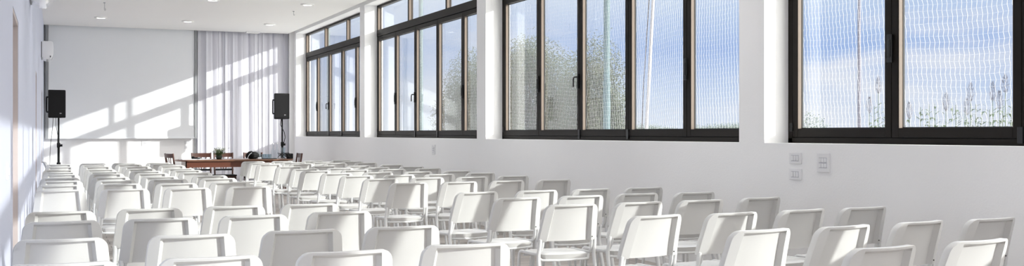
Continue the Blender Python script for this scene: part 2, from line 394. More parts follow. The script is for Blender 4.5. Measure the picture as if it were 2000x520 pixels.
# ---------------------------------------------------------------- sockets and switches
def plate(name, loc, axis, w, h, rows, cols, label, cat, group=None, gw=None, gh=None):
    """axis: 'R' on the right wall, 'L' on the left wall, 'B' on the back wall"""
    rz = {'R': PI/2, 'L': -PI/2, 'B': 0}[axis]     # local -y points into the room
    t = empty(name, loc, {'R': -PI/2, 'L': PI/2, 'B': 0}[axis]); tag(t, label, cat, group)
    MB().box((-w/2, -.012, -h/2), (w/2, 0, h/2)).build('cover_plate', 'socket', t, bevel=.004)
    gw = gw or w*.62; gh = gh or h*.56
    MB().box((-gw/2, -.0135, -gh/2), (gw/2, -.011, gh/2)).build('recess', 'socketgap', t)
    cw, rh = gw/cols, gh/rows
    for r_ in range(rows):
        for c_ in range(cols):
            MB().box((-gw/2+cw*c_+.0035, -.0175, -gh/2+rh*r_+.005), (-gw/2+cw*(c_+1)-.0025, -.0125, -gh/2+rh*(r_+1)-.005)).build('button', 'socket', t, bevel=.002)
plate('light_switch', (XR, 6.96, 1.10), 'R', .150, .092, 1, 3, 'upper of the two small switch plates under the nearest window', 'light switch', 'switch plates on the window wall')
plate('light_switch', (XR, 6.96, .968), 'R', .150, .092, 1, 3, 'lower of the two small switch plates under the nearest window', 'light switch', 'switch plates on the window wall')
plate('light_switch', (XR, 6.62, 1.07), 'R', .145, .150, 2, 3, 'taller two-row switch plate right of the two small ones', 'light switch', 'switch plates on the window wall')
plate('wall_socket', (XR, 15.9, 1.04), 'R', .150, .155, 3, 1, 'lone tall wall socket under the second window from the curtain', 'wall socket')
plate('light_switch', (2.0, YB, 1.06), 'B', .140, .140, 2, 2, 'square white switch plate on the back wall under the screen', 'light switch')
plate('wall_socket', (3.0, YB, 1.075), 'B', .15, .085, 1, 3, 'upper of the two sockets on the back wall beside the curtain', 'wall socket', 'back wall sockets')
plate('wall_socket', (3.0, YB, .96), 'B', .15, .085, 1, 3, 'lower of the two sockets on the back wall beside the curtain', 'wall socket', 'back wall sockets')
plate('light_switch', (XL, 5.95, 1.11), 'L', .10, .085, 1, 3, 'white switch plate on the left wall near the camera', 'light switch')

# ---------------------------------------------------------------- air conditioners on the left wall
def aircon(y, zb, h, label):
    t = empty('air_conditioner', (XL, y, zb)); tag(t, label, 'air conditioner', 'split air conditioners on the left wall')
    d = .21; prof = [(.012, 0.03), (.06, 0.005), (.12, 0), (.17, .02), (.195, .055), (.208, .10), (.21, h*.6), (.207, h-.05), (.195, h-.015), (.17, h), (.012, h)]
    Lh = .44; v = []; f = []; n = len(prof)
    for yy in (-Lh, Lh): v += [(p, yy, z) for p, z in prof]
    f = [(i, (i+1) % n, n+(i+1) % n, n+i) for i in range(n)] + [tuple(range(n)), tuple(range(2*n-1, n-1, -1))]
    q = MB().add(v, f); q.build('casing', 'acbody', t, 30, bevel=.006)
    MB().box((0, -Lh+.02, .03), (.014, Lh-.02, h-.01)).build('mounting_plate', 'handle', t)
    q = MB().box((.150, -Lh-.004, .028), (.166, -Lh+.01, .060)); q.build('flap_pivot', 'handle', t)
    q = MB().box((.085, -Lh+.04, -.004), (.150, Lh-.04, .003)); q.build('air_flap', 'acbody', t, bevel=.002)
    MB().box((.206, -Lh+.03, .105), (.212, Lh-.03, .109)).build('panel_seam', 'socketgap', t)
aircon(11.55, 2.60, .33, 'white wall air conditioner nearest the camera, cut by the top edge')
aircon(21.9, 2.69, .33, 'white wall air conditioner farther back, above the left loudspeaker')

# ================================================================ loudspeakers on stands
def speaker(x, y, rz, label_b, label_s, zb=1.63):
    t = empty('loudspeaker', (x, y, zb), rz); tag(t, label_b, 'loudspeaker', 'black loudspeakers')
    w, h, d = .178, .60, .31
    v = []; prof = [(-w, 0), (w, 0), (w*.72, d), (-w*.72, d)]
    q = MB().add([(a, b_, z) for z in (0, h) for a, b_ in prof], [(0,3,2,1), (4,5,6,7), (0,1,5,4), (1,2,6,5), (2,3,7,6), (3,0,4,7)])
    q.build('cabinet', 'black', t, 40, bevel=.022)
    q = MB().box((-w+.014, -.008, .03), (w-.014, .004, h-.035)); q.build('grille', 'grille', t, bevel=.004)
    lg = MB()                                 # the maker's two letters, lower right of the grille
    ox, oz, s_ = .055, .085, .020
    def seg(x0, z0, x1, z1, th=.0022):
        dx, dz = x1-x0, z1-z0; l = math.hypot(dx, dz); nx, nz = -dz/l*th, dx/l*th
        p = [(ox+x0+nx, -.0105, oz+z0+nz), (ox+x1+nx, -.0105, oz+z1+nz), (ox+x1-nx, -.0105, oz+z1-nz), (ox+x0-nx, -.0105, oz+z0-nz)]
        lg.add(p+[(a, b_+.003, c_) for a, b_, c_ in p], [(0,1,2,3), (7,6,5,4), (0,4,5,1), (1,5,6,2), (2,6,7,3), (3,7,4,0)])
    seg(0, 0, 0, s_); seg(0, 0, .013, 0); seg(0, s_/2, .012, s_/2); seg(0, s_, .013, s_); seg(.017, s_, .025, 0); seg(.025, 0, .033, s_)
    lg.build('logo', 'logo', t)
    for z0 in (.11, .43): MB().box((-w-.012, .07, z0), (-w*.9, .17, z0+.03)).build('handle_mount', 'black', t, bevel=.004)
    MB().tube([(-w-.008, .12, .12), (-w-.014, .12, .15), (-w-.014, .12, .42), (-w-.008, .12, .45)], .014).build('side_handle', 'black', t, 40)
    st = empty('speaker_stand', (x+.03, y+.13, 0)); tag(st, label_s, 'speaker stand', 'speaker stands')
    MB().cyl((0, 0, .55), .024, .55, 14).cyl((0, 0, .25), .026, .3, 14).build('lower_pole', 'black', st, 40)
    MB().cyl((0, 0, 1.05), .018, zb-1.05, 14).build('upper_pole', 'black', st, 40)
    MB().cyl((0, 0, 1.0), .034, .09, 14).box((.02, -.02, 1.02), (.05, .02, 1.06)).build('collar', 'black', st, 40)
    MB().cyl((.055, 0, 1.012), .022, .05, 10).tube([(.0, 0, 1.04), (.07, 0, 1.04)], .008).build('knob', 'black', st, 40)
    MB().cyl((0, 0, .60), .04, .07, 14).build('leg_hub', 'black', st, 40)
    for k in range(3):
        a = R(120*k); c, s = math.cos(a), math.sin(a)
        l = MB().tube([(.03*c, .03*s, .63), (.52*c, .52*s, .02)], .013); l.build('leg', 'black', st, 40)
        MB().tube([(.02*c, .02*s, .28), (.27*c, .27*s, .325)], .008).build('brace', 'black', st, 40)
    return t
speaker(.055, 24.55, R(9), 'black loudspeaker raised on a stand at the back left corner', 'black stand carrying the left loudspeaker before the screen')
speaker(4.86, 24.62, R(0), 'black loudspeaker raised on a stand before the curtain', 'black stand of the right loudspeaker, behind the glass bottles', 1.63)
# cables
q = MB().tube([(-.02, 24.62, 1.66), (-.035, 24.62, 1.4), (-.07, 24.60, 1.1), (-.085, 24.6, .8), (-.10, 24.6, .4), (-.11, 24.6, .01)], .005, 6)
tag(q.build('power_cable', 'black', None, 50), 'thin black cable hanging left of the left speaker stand', 'cable')
q = MB().tube([(.03, 24.66, 1.66), (.035, 24.66, 1.45), (.07, 24.66, 1.25), (.06, 24.66, 1.0), (.10, 24.66, .85), (.06, 24.66, .6), (.06, 24.60, .02)], .005, 6)
tag(q.build('signal_cable', 'black', None, 50), 'thin black cable running down the left speaker stand pole', 'cable')
q = MB().tube([(4.86, 24.70, 1.64), (4.84, 24.70, 1.5), (4.93, 24.70, 1.32), (4.95, 24.70, 1.20), (4.91, 24.70, 1.05), (4.87, 24.70, .8), (4.87, 24.7, .02)], .008, 6)
tag(q.build('signal_cable', 'black', None, 50), 'black cable looped down the right speaker stand pole', 'cable')

# ================================================================ white chair
def chair_proto():
    t = empty('chair')
    # --- backrest shell
    zb, zt, rc = .535, .80, .052
    def W_(z): return .233-(z-zb)/(zt-zb)*.028
    def ylean(z):
        u = (z-zb)/(zt-zb); return -.168-.082*u**1.15
    zl = [zb, zb+.012, zb+.06, zb+.11, zb+.16, zb+.20, zt-rc]
    zl += [zt-rc+rc*math.sin(PI/2*k/6) for k in range(1, 7)]
    zl = sorted(set([z for z in zl if abs(z-(zt-.0125)) > .003 and abs(z-(zt-.026)) > .003] + [zt-.0125, zt-.026]))
    def outer(z):
        w = W_(z)
        if z > zt-rc: w = W_(zt)+ (W_(z)-W_(zt)) - rc + math.sqrt(max(0, rc*rc-(z-(zt-rc))**2))
        return w
    us = [0, .13, .27, .40, .53, .66, .80, .92, 1.0]     # fractions of the panel half width
    def cols_at(z):
        wi = W_(z)-.056; wp = wi-.018
        half = [wp*u for u in us] + [wi] + [wi+.018, ] 
        o = outer(z)
        half = [min(h, o-.004*(len(half)-1-k)*0) for k, h in enumerate(half)]
        m1, m2 = wi+(o-wi)*.5, wi+(o-wi)*.93
        half = [wp*u for u in us]+[wi, m1, m2, o]
        return [-h for h in reversed(half[1:])]+half
    nC = len(cols_at(zb)); mid = nC//2
    V = []; 
    for side in (0, 1):                     # 0 rear surface, 1 front surface
        for z in zl:
            xs = cols_at(z)
            for i, x_ in enumerate(xs):
                k = abs(i-mid); w = W_(z)
                bulge = .046*(1-min(1, (x_/w)**2)); y = ylean(z)-bulge
                inpanel = k <= 8; 
                rim = z > zt-.0125+1e-6
                if side == 0:
                    if inpanel and z < zt-.02: y += .035
                    if k == 12: y += .006
                    if z > zt-.001: y += .002
                    if z < zb+.005 and not inpanel: y += .003
                else:
                    y += .040
                    if k >= 12: y -= .010
                    if z > zt-.001: y -= .004
                V.append((x_, y, z))
    nz = len(zl); F = []; off = nz*nC
    for r_ in range(nz-1):
        for i in range(nC-1):
            a = r_*nC+i; F.append((a, a+1, a+nC+1, a+nC)); F.append((off+a, off+a+nC, off+a+nC+1, off+a+1))
    for i in range(nC-1):
        F.append((i, off+i, off+i+1, i+1)); a = (nz-1)*nC+i; F.append((a, a+1, off+a+1, off+a))
    for r_ in range(nz-1):
        a = r_*nC; F.append((a, a+nC, off+a+nC, off+a)); a = r_*nC+nC-1; F.append((a, off+a, off+a+nC, a+nC))
    MB().add(V, F).build('backrest', 'plastic', t, 32)
    # --- seat
    n = 14; V = []
    for side in (0, 1):
        for j in range(n+1):
            for i in range(n+1):
                u, v = -1+2*i/n, -1+2*j/n
                uu = u*math.sqrt(1-v*v*.5*.26); vv = v*math.sqrt(1-u*u*.5*.26)
                x_ = (.190+.010*v)*uu; y = .035+.195*vv - (.018*(1-u*u) if v < 0 else 0)*(-v)
                ed = max(abs(u), abs(v))**7
                z = .452-.008*(1-u*u)*(1-v*v)-.018*ed-(.010*max(0, v)**4)+.004*max(0,-v)**3
                if side: z = .452-.036-.012*max(0, -v)**2-.010*(1-u*u)*(1-v*v)*.3; x_ *= .94; y = .035+(y-.035)*.93
                V.append((x_, y, z))
    off = (n+1)**2; F = []
    for j in range(n):
        for i in range(n):
            a = j*(n+1)+i; F.append((a, a+1, a+n+2, a+n+1)); F.append((off+a, off+a+n+1, off+a+n+2, off+a+1))
    for i in range(n):
        F.append((i, off+i, off+i+1, i+1)); a = n*(n+1)+i; F.append((a, a+1, off+a+1, off+a))
        a = i*(n+1); F.append((a, a+n+1, off+a+n+1, off+a)); a = i*(n+1)+n; F.append((a, off+a, off+a+n+1, a+n+1))
    MB().add(V, F).build('seat', 'plastic', t, 50)
    # --- frame: upright bars that turn into the side rails, cross bar under the seat
    fr = MB()
    for s in (-1, 1):
        fr.bar([(s*.192, -.164, .552), (s*.195, -.154, .50), (s*.200, -.138, .465), (s*.206, -.115, .443), (s*.208, -.08, .436), (s*.208, .05, .434), (s*.208, .165, .434)], .018, .022)
    fr.tube([(-.205, -.09, .425)]+[(.20*math.sin(PI/2*k/4), -.10-.055*math.cos(PI/2*k/4), .396) for k in range(-3, 4)]+[(.205, -.09, .425)], .010, 8)
    fr.bar([(0, .155, .406), (0, .175, .406)], .40, .014)
    fr.build('seat_frame', 'steel', t, 50)
    for s in (-1, 1):
        MB().bar([(s*.217, -.166, .552), (s*.218, -.157, .50), (s*.221, -.143, .44), (s*.222, -.146, .40), (s*.224, -.170, .30), (s*.228, -.222, .12), (s*.230, -.258, 0)], .026, .026).build('leg', 'steel', t, 50)
        MB().bar([(s*.208, .160, .434), (s*.208, .185, .433), (s*.209, .203, .424), (s*.210, .213, .406), (s*.211, .217, .380), (s*.216, .230, .22), (s*.224, .250, 0)], .019, .024).build('leg', 'steel', t, 50)
    return t
proto = chair_proto()
pk = kid_map(proto)
def screws_for(c):
    for s in (1,):
        for z in (.560,):
            q = MB().lathe((0, 0, 0), [(.0042, 0), (.0042, .003), (.002, .004)], 10); o = q.build('screw', 'handle', c, 40)
            o.rotation_euler = (PI/2, 0, 0); o.location = (s*.182, -.193, z)

cols_ = {
 'A': [(.03,4.47),(.03,5.49),(.04,6.57),(.04,7.39),(.05,10.19),(.05,11.14),(.07,12.13),(.06,12.92),(.08,14.04),(.07,14.82),(.06,15.78),(.08,17.15),(.08,18.50)],
 'B': [(.59,4.45),(.63,5.45),(.58,6.56),(.59,7.45),(.59,10.14),(.60,11.19),(.61,12.05),(.60,12.95),(.60,14.03),(.60,14.87),(.59,15.75),(.60,17.09),(.58,18.02),(.59,18.82)],
 'C': [(1.15,4.44),(1.19,5.48),(1.13,6.59),(1.15,7.48),(1.13,10.10),(1.13,11.07),(1.15,12.09),(1.13,12.89),(1.13,13.98),(1.12,14.77),(1.12,15.75),(1.15,16.93),(1.10,17.98),(1.09,18.80)],
 'D': [(1.73,4.50),(1.74,5.49),(1.69,6.67),(1.68,7.48),(1.69,10.13),(1.67,11.14),(1.68,12.10),(1.70,12.92),(1.66,14.0),(1.66,14.95),(1.65,15.70),(1.68,17.15),(1.62,17.98),(1.63,18.83)],
 'P': [(3.39,3.65),(3.41,4.56),(3.40,5.60),(3.37,6.69),(3.33,7.54),(3.33,8.41),(3.31,10.24),(3.32,11.29),(3.29,12.18),(3.26,13.02),(3.22,14.02),(3.26,14.84),(3.25,15.89),(3.19,17.19),(3.20,18.05),(3.25,19.0)],
 'Q': [(4.02,3.70),(3.96,4.56),(3.96,5.59),(3.94,6.72),(3.91,7.59),(3.91,8.44),(3.86,10.25),(3.88,11.34),(3.82,12.21),(3.83,13.15),(3.80,14.15),(3.79,14.97),(3.78,15.93),(3.73,17.26),(3.77,18.17),(3.75,18.97)],
 'R': [(4.55,4.61),(4.54,5.63),(4.49,6.74),(4.48,7.67),(4.46,8.46),(4.41,10.27),(4.42,11.33),(4.34,12.22),(4.37,13.15),(4.34,14.19),(4.34,14.95),(4.31,15.86),(4.33,17.40),(4.29,18.19),(4.31,19.0)],
 'S': [(5.11,4.61),(5.07,5.64),(5.08,6.80),(5.02,7.63),(5.02,8.48),(4.97,10.29),(4.97,11.40),(4.97,12.44),(4.96,13.26),(4.90,14.29),(4.94,15.16),(4.92,16.14),(4.88,17.50),(4.88,18.37),(4.89,19.26)]}
yaws = {('A',1):-3,('A',2):2,('B',2):-1,('C',1):0,('D',0):-5,('P',0):6,('P',1):7,('P',2):10,('P',3):0,('P',4):6,('P',5):9,('Q',0):6,('Q',1):9,('Q',2):7,('R',0):9,('R',1):8,('S',0):5,('S',2):7}
cname = {'A': 'in the left-wall column', 'B': 'in the second column from the left', 'C': 'in the third column from the left',
         'D': 'in the column left of the aisle', 'P': 'in the column right of the aisle', 'Q': 'in the second column after the aisle',
         'R': 'in the column second from windows', 'S': 'in the column beside the windows'}
ordn = ['first', 'second', 'third', 'fourth', 'fifth', 'sixth', 'seventh', 'eighth', 'ninth', 'tenth', 'eleventh', 'twelfth', 'thirteenth', 'fourteenth', 'fifteenth', 'sixteenth']
first = True
for cn, lst in cols_.items():
    nF = sum(1 for p in lst if p[1] < 9)
    for i, (x_, y_) in enumerate(lst):
        c = proto if first else copy_tree(proto, pk)
        first = False
        base = -1.0 if cn in 'ABCD' else 4.5
        yw = yaws.get((cn, i), base+rnd.uniform(-2, 2))
        if cn == 'A': yw = max(-2.5, min(2.5, yw))
        a = R(yw)
        off = .232                            # top edge lies this far behind the seat centre
        c.location = (x_-math.sin(a)*off, y_+math.cos(a)*off, 0); c.rotation_euler = (0, 0, a)
        if cn == 'A': c.location.x = max(c.location.x, .035)
        if cn == 'S': c.location.x = min(c.location.x, 5.28)
        c['category'] = 'chair'; c['group'] = 'white chairs in rows'
        if i < nF:
            c['label'] = 'white plastic chair %s, %s from the camera' % (cname[cn], ordn[i])
        else:
            c['label'] = 'white chair %s, %s from the table end' % (cname[cn], ordn[len(lst)-1-i])
        if cn in 'PQRS' and i < nF: screws_for(c)
c = copy_tree(proto, pk); c.location = (.085, 20.3, 0); c.rotation_euler = (0, 0, R(-88))
for ch in list(children(c)):
    pass
c['label'] = 'white plastic chair turned sideways with its back to the left wall'; c['category'] = 'chair'; c['group'] = 'white chairs in rows'

# ================================================================ speakers' table and wooden chairs
TX0, TX1, TY0, TY1 = 2.26, 4.66, 22.05, 22.95; TZ = .76
T = empty('table', ((TX0+TX1)/2, (TY0+TY1)/2, 0)); tag(T, 'long reddish brown wooden table with rounded ends before the curtain', 'table')
hx, hy = (TX1-TX0)/2, (TY1-TY0)/2
v = []; n = 12; out = []
for sx in (1, -1):
    for k in range(n+1):
        a = -PI/2+PI*k/n
        out.append((sx*(hx-.22+.22*math.cos(a)), sx*hy*math.sin(a)))
m = len(out)
MB().add([(a, b_, z) for z in (TZ-.032, TZ) for a, b_ in out], [tuple(range(m-1, -1, -1)), tuple(range(m, 2*m))]+[(i, (i+1) % m, m+(i+1) % m, m+i) for i in range(m)]).build('tabletop', 'woodtop', T, 40, bevel=.006)
ax, ay = hx-.17, hy-.06
MB().box((-ax, -ay, .605), (ax, -ay+.025, TZ-.033)).box((-ax, ay-.025, .605), (ax, ay, TZ-.033)).box((-ax, -ay, .605), (-ax+.025, ay, TZ-.033)).box((ax-.025, -ay, .605), (ax, ay, TZ-.033)).build('apron', 'wood', T, bevel=.003)
for sx in (-1, 1):
    for sy in (-1, 1):
        x_, y_ = sx*(ax-.04), sy*(ay-.04)
        MB().lathe((x_, y_, 0), [(.020, 0), (.026, .08), (.03, .3), (.038, .5), (.030, .54), (.042, .60), (.042, .605)], 12).build('leg', 'wood', T, 40)
def wood_chair():
    t = empty('wooden_chair')
    for s in (-1, 1):
        MB().bar([(s*.20, -.20, 0), (s*.20, -.175, .42), (s*.205, -.195, .65), (s*.21, -.235, .93)], .034, .034).build('leg', 'darkwood', t, 50)
        MB().bar([(s*.205, .20, 0), (s*.205, .195, .41)], .036, .036).build('leg', 'darkwood', t, 50)
    q = MB().box((-.235, -.21, .405), (.235, .235, .43)); q.build('seat', 'black', t, bevel=.008)  # black puts the shade of the unlit seat into its colour
    def rail(z0, z1, y0, y1, th=.022):
        V = []; n = 8
        for i in range(n+1):
            u = -1+2*i/n; b_ = -.02*(1-u*u)
            for (z, y) in ((z0, y0), (z1, y1)):
                V += [(u*.222, y+b_-th/2, z), (u*.222, y+b_+th/2, z)]
        F = []
        for i in range(n):
            a = 4*i; F += [(a, a+2, a+6, a+4), (a+1, a+5, a+7, a+3), (a+2, a+3, a+7, a+6), (a, a+4, a+5, a+1)]
        F += [(0, 1, 3, 2), (4*n, 4*n+2, 4*n+3, 4*n+1)]
        return MB().add(V, F)
    rail(.83, .925, -.222, -.238).build('top_rail', 'darkwood', t, 40)
    rail(.52, .56, -.178, -.186, .02).build('lower_rail', 'black', t, 40)  # shade on the unlit lower rail painted in as black
    for x0, x1 in ((-.05, -.115), (0, 0), (.05, .115)):
        MB().bar([(x0, -.20, .545), ((x0+x1)/2*.95, -.222, .69), (x1, -.245, .85)], .024, .012).build('slat', 'darkwood', t, 50)
    for s in (-1, 1): MB().box((s*.195, -.19, .30), (s*.215, .20, .325)).build('stretcher', 'darkwood', t)
    MB().box((-.20, .19, .36), (.20, .21, .405)).build('seat_rail', 'darkwood', t)
    return t
wc = wood_chair(); wk = kid_map(wc)
for k, (x_, y_, rz, lb) in enumerate([(2.92, 23.38, 180, 'brown wooden slat-back chair behind the table, left of the flowers'),
                                  (3.39, 23.40, 181, 'brown wooden slat-back chair behind the table, partly behind the flowers'),
                                  (4.02, 23.42, 178, 'brown wooden chair behind the table, partly hidden by the black bag'),
                                  (2.42, 23.26, -72, 'brown wooden slat-back chair standing sideways at the left table end'),
                                  (4.60, 22.50, 92, 'dark wooden chair standing sideways at the right table end')]):
    c = wc if k == 0 else copy_tree(wc, wk)
    c.location = (x_, y_, 0); c.rotation_euler = (0, 0, R(rz)); c.scale = (.94, .94, .94); tag(c, lb, 'chair', 'wooden chairs round the table')

# --- things on the table
t = empty('potted_flowers', (3.14, 22.5, TZ)); tag(t, 'small pot of green and white flowers on the table', 'flowers')
MB().lathe((0, 0, 0), [(.045, 0), (.06, .02), (.068, .06), (.062, .075), (.03, .075)], 16).build('pot', 'pot', t, 40)
st = MB(); fl = MB(); r = random.Random(5)
for k in range(90):
    a = r.uniform(0, 2*PI); sp = r.uniform(.03, .17); h = r.uniform(.08, .19)*(1 if sp < .13 else .8)
    p = Vector((sp*math.cos(a), sp*math.sin(a), .07+h))
    if k == 0: p = Vector((.20, 0, .24))
    st.tube([(p.x*.15, p.y*.15, .06), (p.x*.55, p.y*.55, .06+h*.65), p], .003, 5, .0015)
    for _ in range(3):
        q = p*r.uniform(.5, .95); q.z = max(.07, q.z); w = r.uniform(.012, .022); d = Vector((r.uniform(-1, 1), r.uniform(-1, 1), r.uniform(0, 1))).normalized()
        e_ = d.orthogonal().normalized()*w*.35
        st.add([q, q+d*w+e_, q+d*w*2.2, q+d*w-e_], [(0, 1, 2, 3)])
    if k % 2: fl.lathe((p.x, p.y, p.z-.006), [(.003, 0), (.010, .006), (.008, .012), (.002, .015)], 6)
st.build('stems', 'stem', t); fl.build('blossoms', 'flower', t, 60)
def bottle(x_, y_, lb):
    t = empty('glass_bottle', (x_, y_, TZ+.002)); tag(t, lb, 'bottle', 'clear glass bottles on the table')
    MB().lathe((0, 0, 0), [(.038, 0), (.043, .006), (.043, .15), (.038, .18), (.020, .225), (.015, .25), (.015, .295), (.018, .297), (.018, .305), (.012, .305)], 20).build('bottle_body', 'clear', t, 40)
    MB().lathe((0, 0, .305), [(.013, 0), (.014, .018), (.006, .028)], 12).build('stopper', 'logo', t, 40)
bottle(4.235, 22.40, 'clear glass bottle on the table, the left of the two')
bottle(4.335, 22.50, 'clear glass bottle on the table, the right of the two')
def tumbler(x_, y_, h, r_, lb, grp, nm='drinking_glass', cat='glass'):
    q = MB().lathe((0, 0, 0), [(r_*.82, 0), (r_*.85, .004), (r_, h), (r_*.94, h), (r_*.78, .012), (.002, .012)], 16)
    o = q.build(nm, 'clear', None, 40); o.location = (x_, y_, TZ+.002); tag(o, lb, cat, grp)
tumbler(4.44, 22.42, .235, .045, 'tall clear glass jug right of the bottles on the table', 'tall glass jugs', 'glass_jug', 'jug')
tumbler(4.50, 22.62, .235, .045, 'tall clear glass jug behind the front jug at the table end', 'tall glass jugs', 'glass_jug', 'jug')
r = random.Random(9)
for k in range(4):
    for j in range(3):
        tumbler(4.005+.058*k+.008*j, 22.42+.10*j, .095, .032, 'small clear drinking glass clustered left of the bottles on the table', 'small drinking glasses')
t = empty('backpack', (3.83, 22.45, TZ)); t.scale = (.82, .9, .95); tag(t, 'black and grey bag slumped on the table beside the glasses', 'bag')
def blob(name, mt, parent, c, s, seed, nn=18, pw=2.6):
    V = []; F = []; r = random.Random(seed)
    for j in range(nn+1):
        for i in range(nn*2):
            th, ph = PI*j/nn, PI*i/nn
            d = Vector((math.sin(th)*math.cos(ph), math.sin(th)*math.sin(ph), math.cos(th)))
            l = (abs(d.x)**pw+abs(d.y)**pw+abs(d.z)**pw)**(-1/pw)
            w = 1+.06*math.sin(3*d.x*2+seed)+.05*math.sin(7*d.y+seed*2)+.03*math.sin(11*d.z)
            p = d*l*w; V.append((c[0]+p.x*s[0], c[1]+p.y*s[1], max(0, c[2]+p.z*s[2])))
    m_ = nn*2
    for j in range(nn):
        for i in range(m_): F.append((j*m_+i, (j+1)*m_+i, (j+1)*m_+(i+1) % m_, j*m_+(i+1) % m_))
    return MB().add(V, F).build(name, mt, parent, 60)
blob('bag_body', 'black', t, (-.02, 0, .075), (.15, .09, .085), 2)
blob('bag_panel', 'grey', t, (.10, .05, .09), (.10, .05, .075), 4)
MB().tube([(-.15, -.06, .01), (-.14, -.08, .06), (-.10, -.09, .11), (-.05, -.09, .14)], .008).build('strap', 'paper', t, 40)
MB().tube([(-.17, 0, .02), (-.18, -.02, .09), (-.12, -.03, .15), (-.04, -.02, .165)], .014).build('handle_strap', 'black', t, 40)
blob('paper_napkin', 'paper', None, (0, 0, .016), (.04, .035, .020), 6, 10).location = (3.93, 22.25, TZ)
tag(bpy.data.objects['paper_napkin'], 'crumpled white paper napkin on the table before the bag', 'napkin')
q = MB().box((-.15, -.09, 0), (.15, .09, .014)); o = q.build('tray', 'black', None, bevel=.004); o.location = (4.12, 22.26, TZ); tag(o, 'thin black tray lying on the table before the small glasses', 'tray')
for k, (x_, y_, rz, h, lb) in enumerate([(2.50, 22.32, 8, .012, 'loose white papers spread at the left end of the table, front sheet'), (2.64, 22.62, -14, .016, 'white paper stack farther back at the left end of the table'), (2.80, 22.38, 25, .004, 'single white sheet lying beside the black microphone')]):
    q = MB()
    for j in range(3):
        a = R(rz+rnd.uniform(-6, 6)); c_, s_ = math.cos(a), math.sin(a)
        pts = [(-.148, -.105), (.148, -.105), (.148, .105), (-.148, .105)]
        z0 = h/3*j
        q.add([(px*c_-py*s_, px*s_+py*c_, z) for z in (z0, z0+h/3*.9) for px, py in pts], [(0,3,2,1), (4,5,6,7), (0,1,5,4), (1,2,6,5), (2,3,7,6), (3,0,4,7)])
    o = q.build('papers', 'paper'); o.location = (x_, y_, TZ); tag(o, lb, 'papers', 'papers on the table')
t = empty('microphone', (2.63, 22.28, TZ+.017), R(-18)); t.scale = (.75, 1, 1); tag(t, 'black microphone lying on the papers at the left of the table', 'microphone')
MB().tube([(-.02, 0, .017), (.15, 0, .013)], .017, 10, .011).build('microphone_body', 'black', t, 40)
MB().tube([(-.08, 0, .026), (-.065, 0, .026), (-.035, 0, .026), (-.02, 0, .026)], .026, 12).build('microphone_head', 'grille', t, 40)
# right end: black box and tangled cables
q = MB()
r = random.Random(4)
for k in range(4):
    pts = [Vector((.0+.05*k, .02*k, .01))]
    for j in range(9): pts.append(Vector((-.10+.05*k+.06*math.cos(j*1.4+k), .03*math.sin(j+k), .03+.10*abs(math.sin(j*.9+k*1.3)))))
    q.tube(pts, .006, 6)
o = q.build('cable_tangle', 'black', None, 60); o.location = (4.46, 22.22, TZ); tag(o, 'tangled black cables at the right end of the table', 'cables')
q = MB().box((-.06, -.07, 0), (.06, .07, .11)); o = q.build('power_box', 'black', None, bevel=.012); o.location = (4.60, 22.22, TZ)
o.location = (4.585, 22.20, TZ); tag(o, 'small black box at the right end of the table beside the cables', 'box')
o.location = (4.585, 22.40, TZ)

# ================================================================ outdoors
G = -.15
b = MB().box((XO, -60, G-.2), (400, 500, G)); b.box((-60, -60, G-.2), (XO, YF-.3, G)); tag(b.build('ground', 'gravel'), kind='structure')
# net: white strands, zigzag uprights
def net():
    s, sz = .070, .078; XN = 9.9; y0, z0 = -8.0, .2; ny, nz = int(52/s), int(7.2/sz)
    J, K = np.meshgrid(np.arange(ny+1), np.arange(nz+1), indexing='ij')
    rng = np.random.RandomState(2)
    Y = y0+J*s + np.where(K % 2 == 0, .008, -.008) + .035*np.sin(K*.055+J*.02)
    Z = z0+K*sz + .05*np.sin(J*.045)+.02*np.sin(J*.17+1) + np.where(J % 2 == 0, .002, -.002)
    X = XN + .12*np.sin(J*.03+K*.04)+.03*np.sin(J*.11)
    Y = Y+rng.normal(0, .002, Y.shape); Z = Z+rng.normal(0, .002, Z.shape)
    P = np.stack([X, Y, Z], -1).reshape(-1, 3); idx = (J*(nz+1)+K)
    e1 = np.stack([idx[:-1, :].ravel(), idx[1:, :].ravel()], 1); e2 = np.stack([idx[:, :-1].ravel(), idx[:, 1:].ravel()], 1)
    E_ = np.concatenate([e1, e2]); r = np.where(np.arange(len(E_)) < len(e1), .0008, .0017)[:, None]
    A, B = P[E_[:, 0]], P[E_[:, 1]]; T_ = B-A; T_ /= np.linalg.norm(T_, axis=1, keepdims=True)
    U = np.cross(T_, np.array([1., 0, 0])); U /= np.linalg.norm(U, axis=1, keepdims=True); V_ = np.cross(T_, U)
    offs = [U*r*math.cos(a)+V_*r*math.sin(a) for a in (PI/2, PI/2+2*PI/3, PI/2+4*PI/3)]
    v = np.stack([A+offs[0], A+offs[1], A+offs[2], B+offs[0], B+offs[1], B+offs[2]], 1).reshape(-1, 3)
    n = len(E_); base = np.arange(n)[:, None]*6
    f = np.concatenate([base+np.array([[0, 1, 4, 3]]), base+np.array([[1, 2, 5, 4]]), base+np.array([[2, 0, 3, 5]])], 1).reshape(-1)
    me = bpy.data.meshes.new('sports_net'); nf = n*3
    me.vertices.add(len(v)); me.vertices.foreach_set('co', v.ravel())
    me.loops.add(nf*4); me.loops.foreach_set('vertex_index', f.astype(np.int32))
    me.polygons.add(nf); me.polygons.foreach_set('loop_start', np.arange(nf, dtype=np.int32)*4)
    me.update(calc_edges=True); me.validate()
    tag(link('sports_net', me, 'netting'), 'tall white knotted net hanging outside along all the windows', 'net')
net()
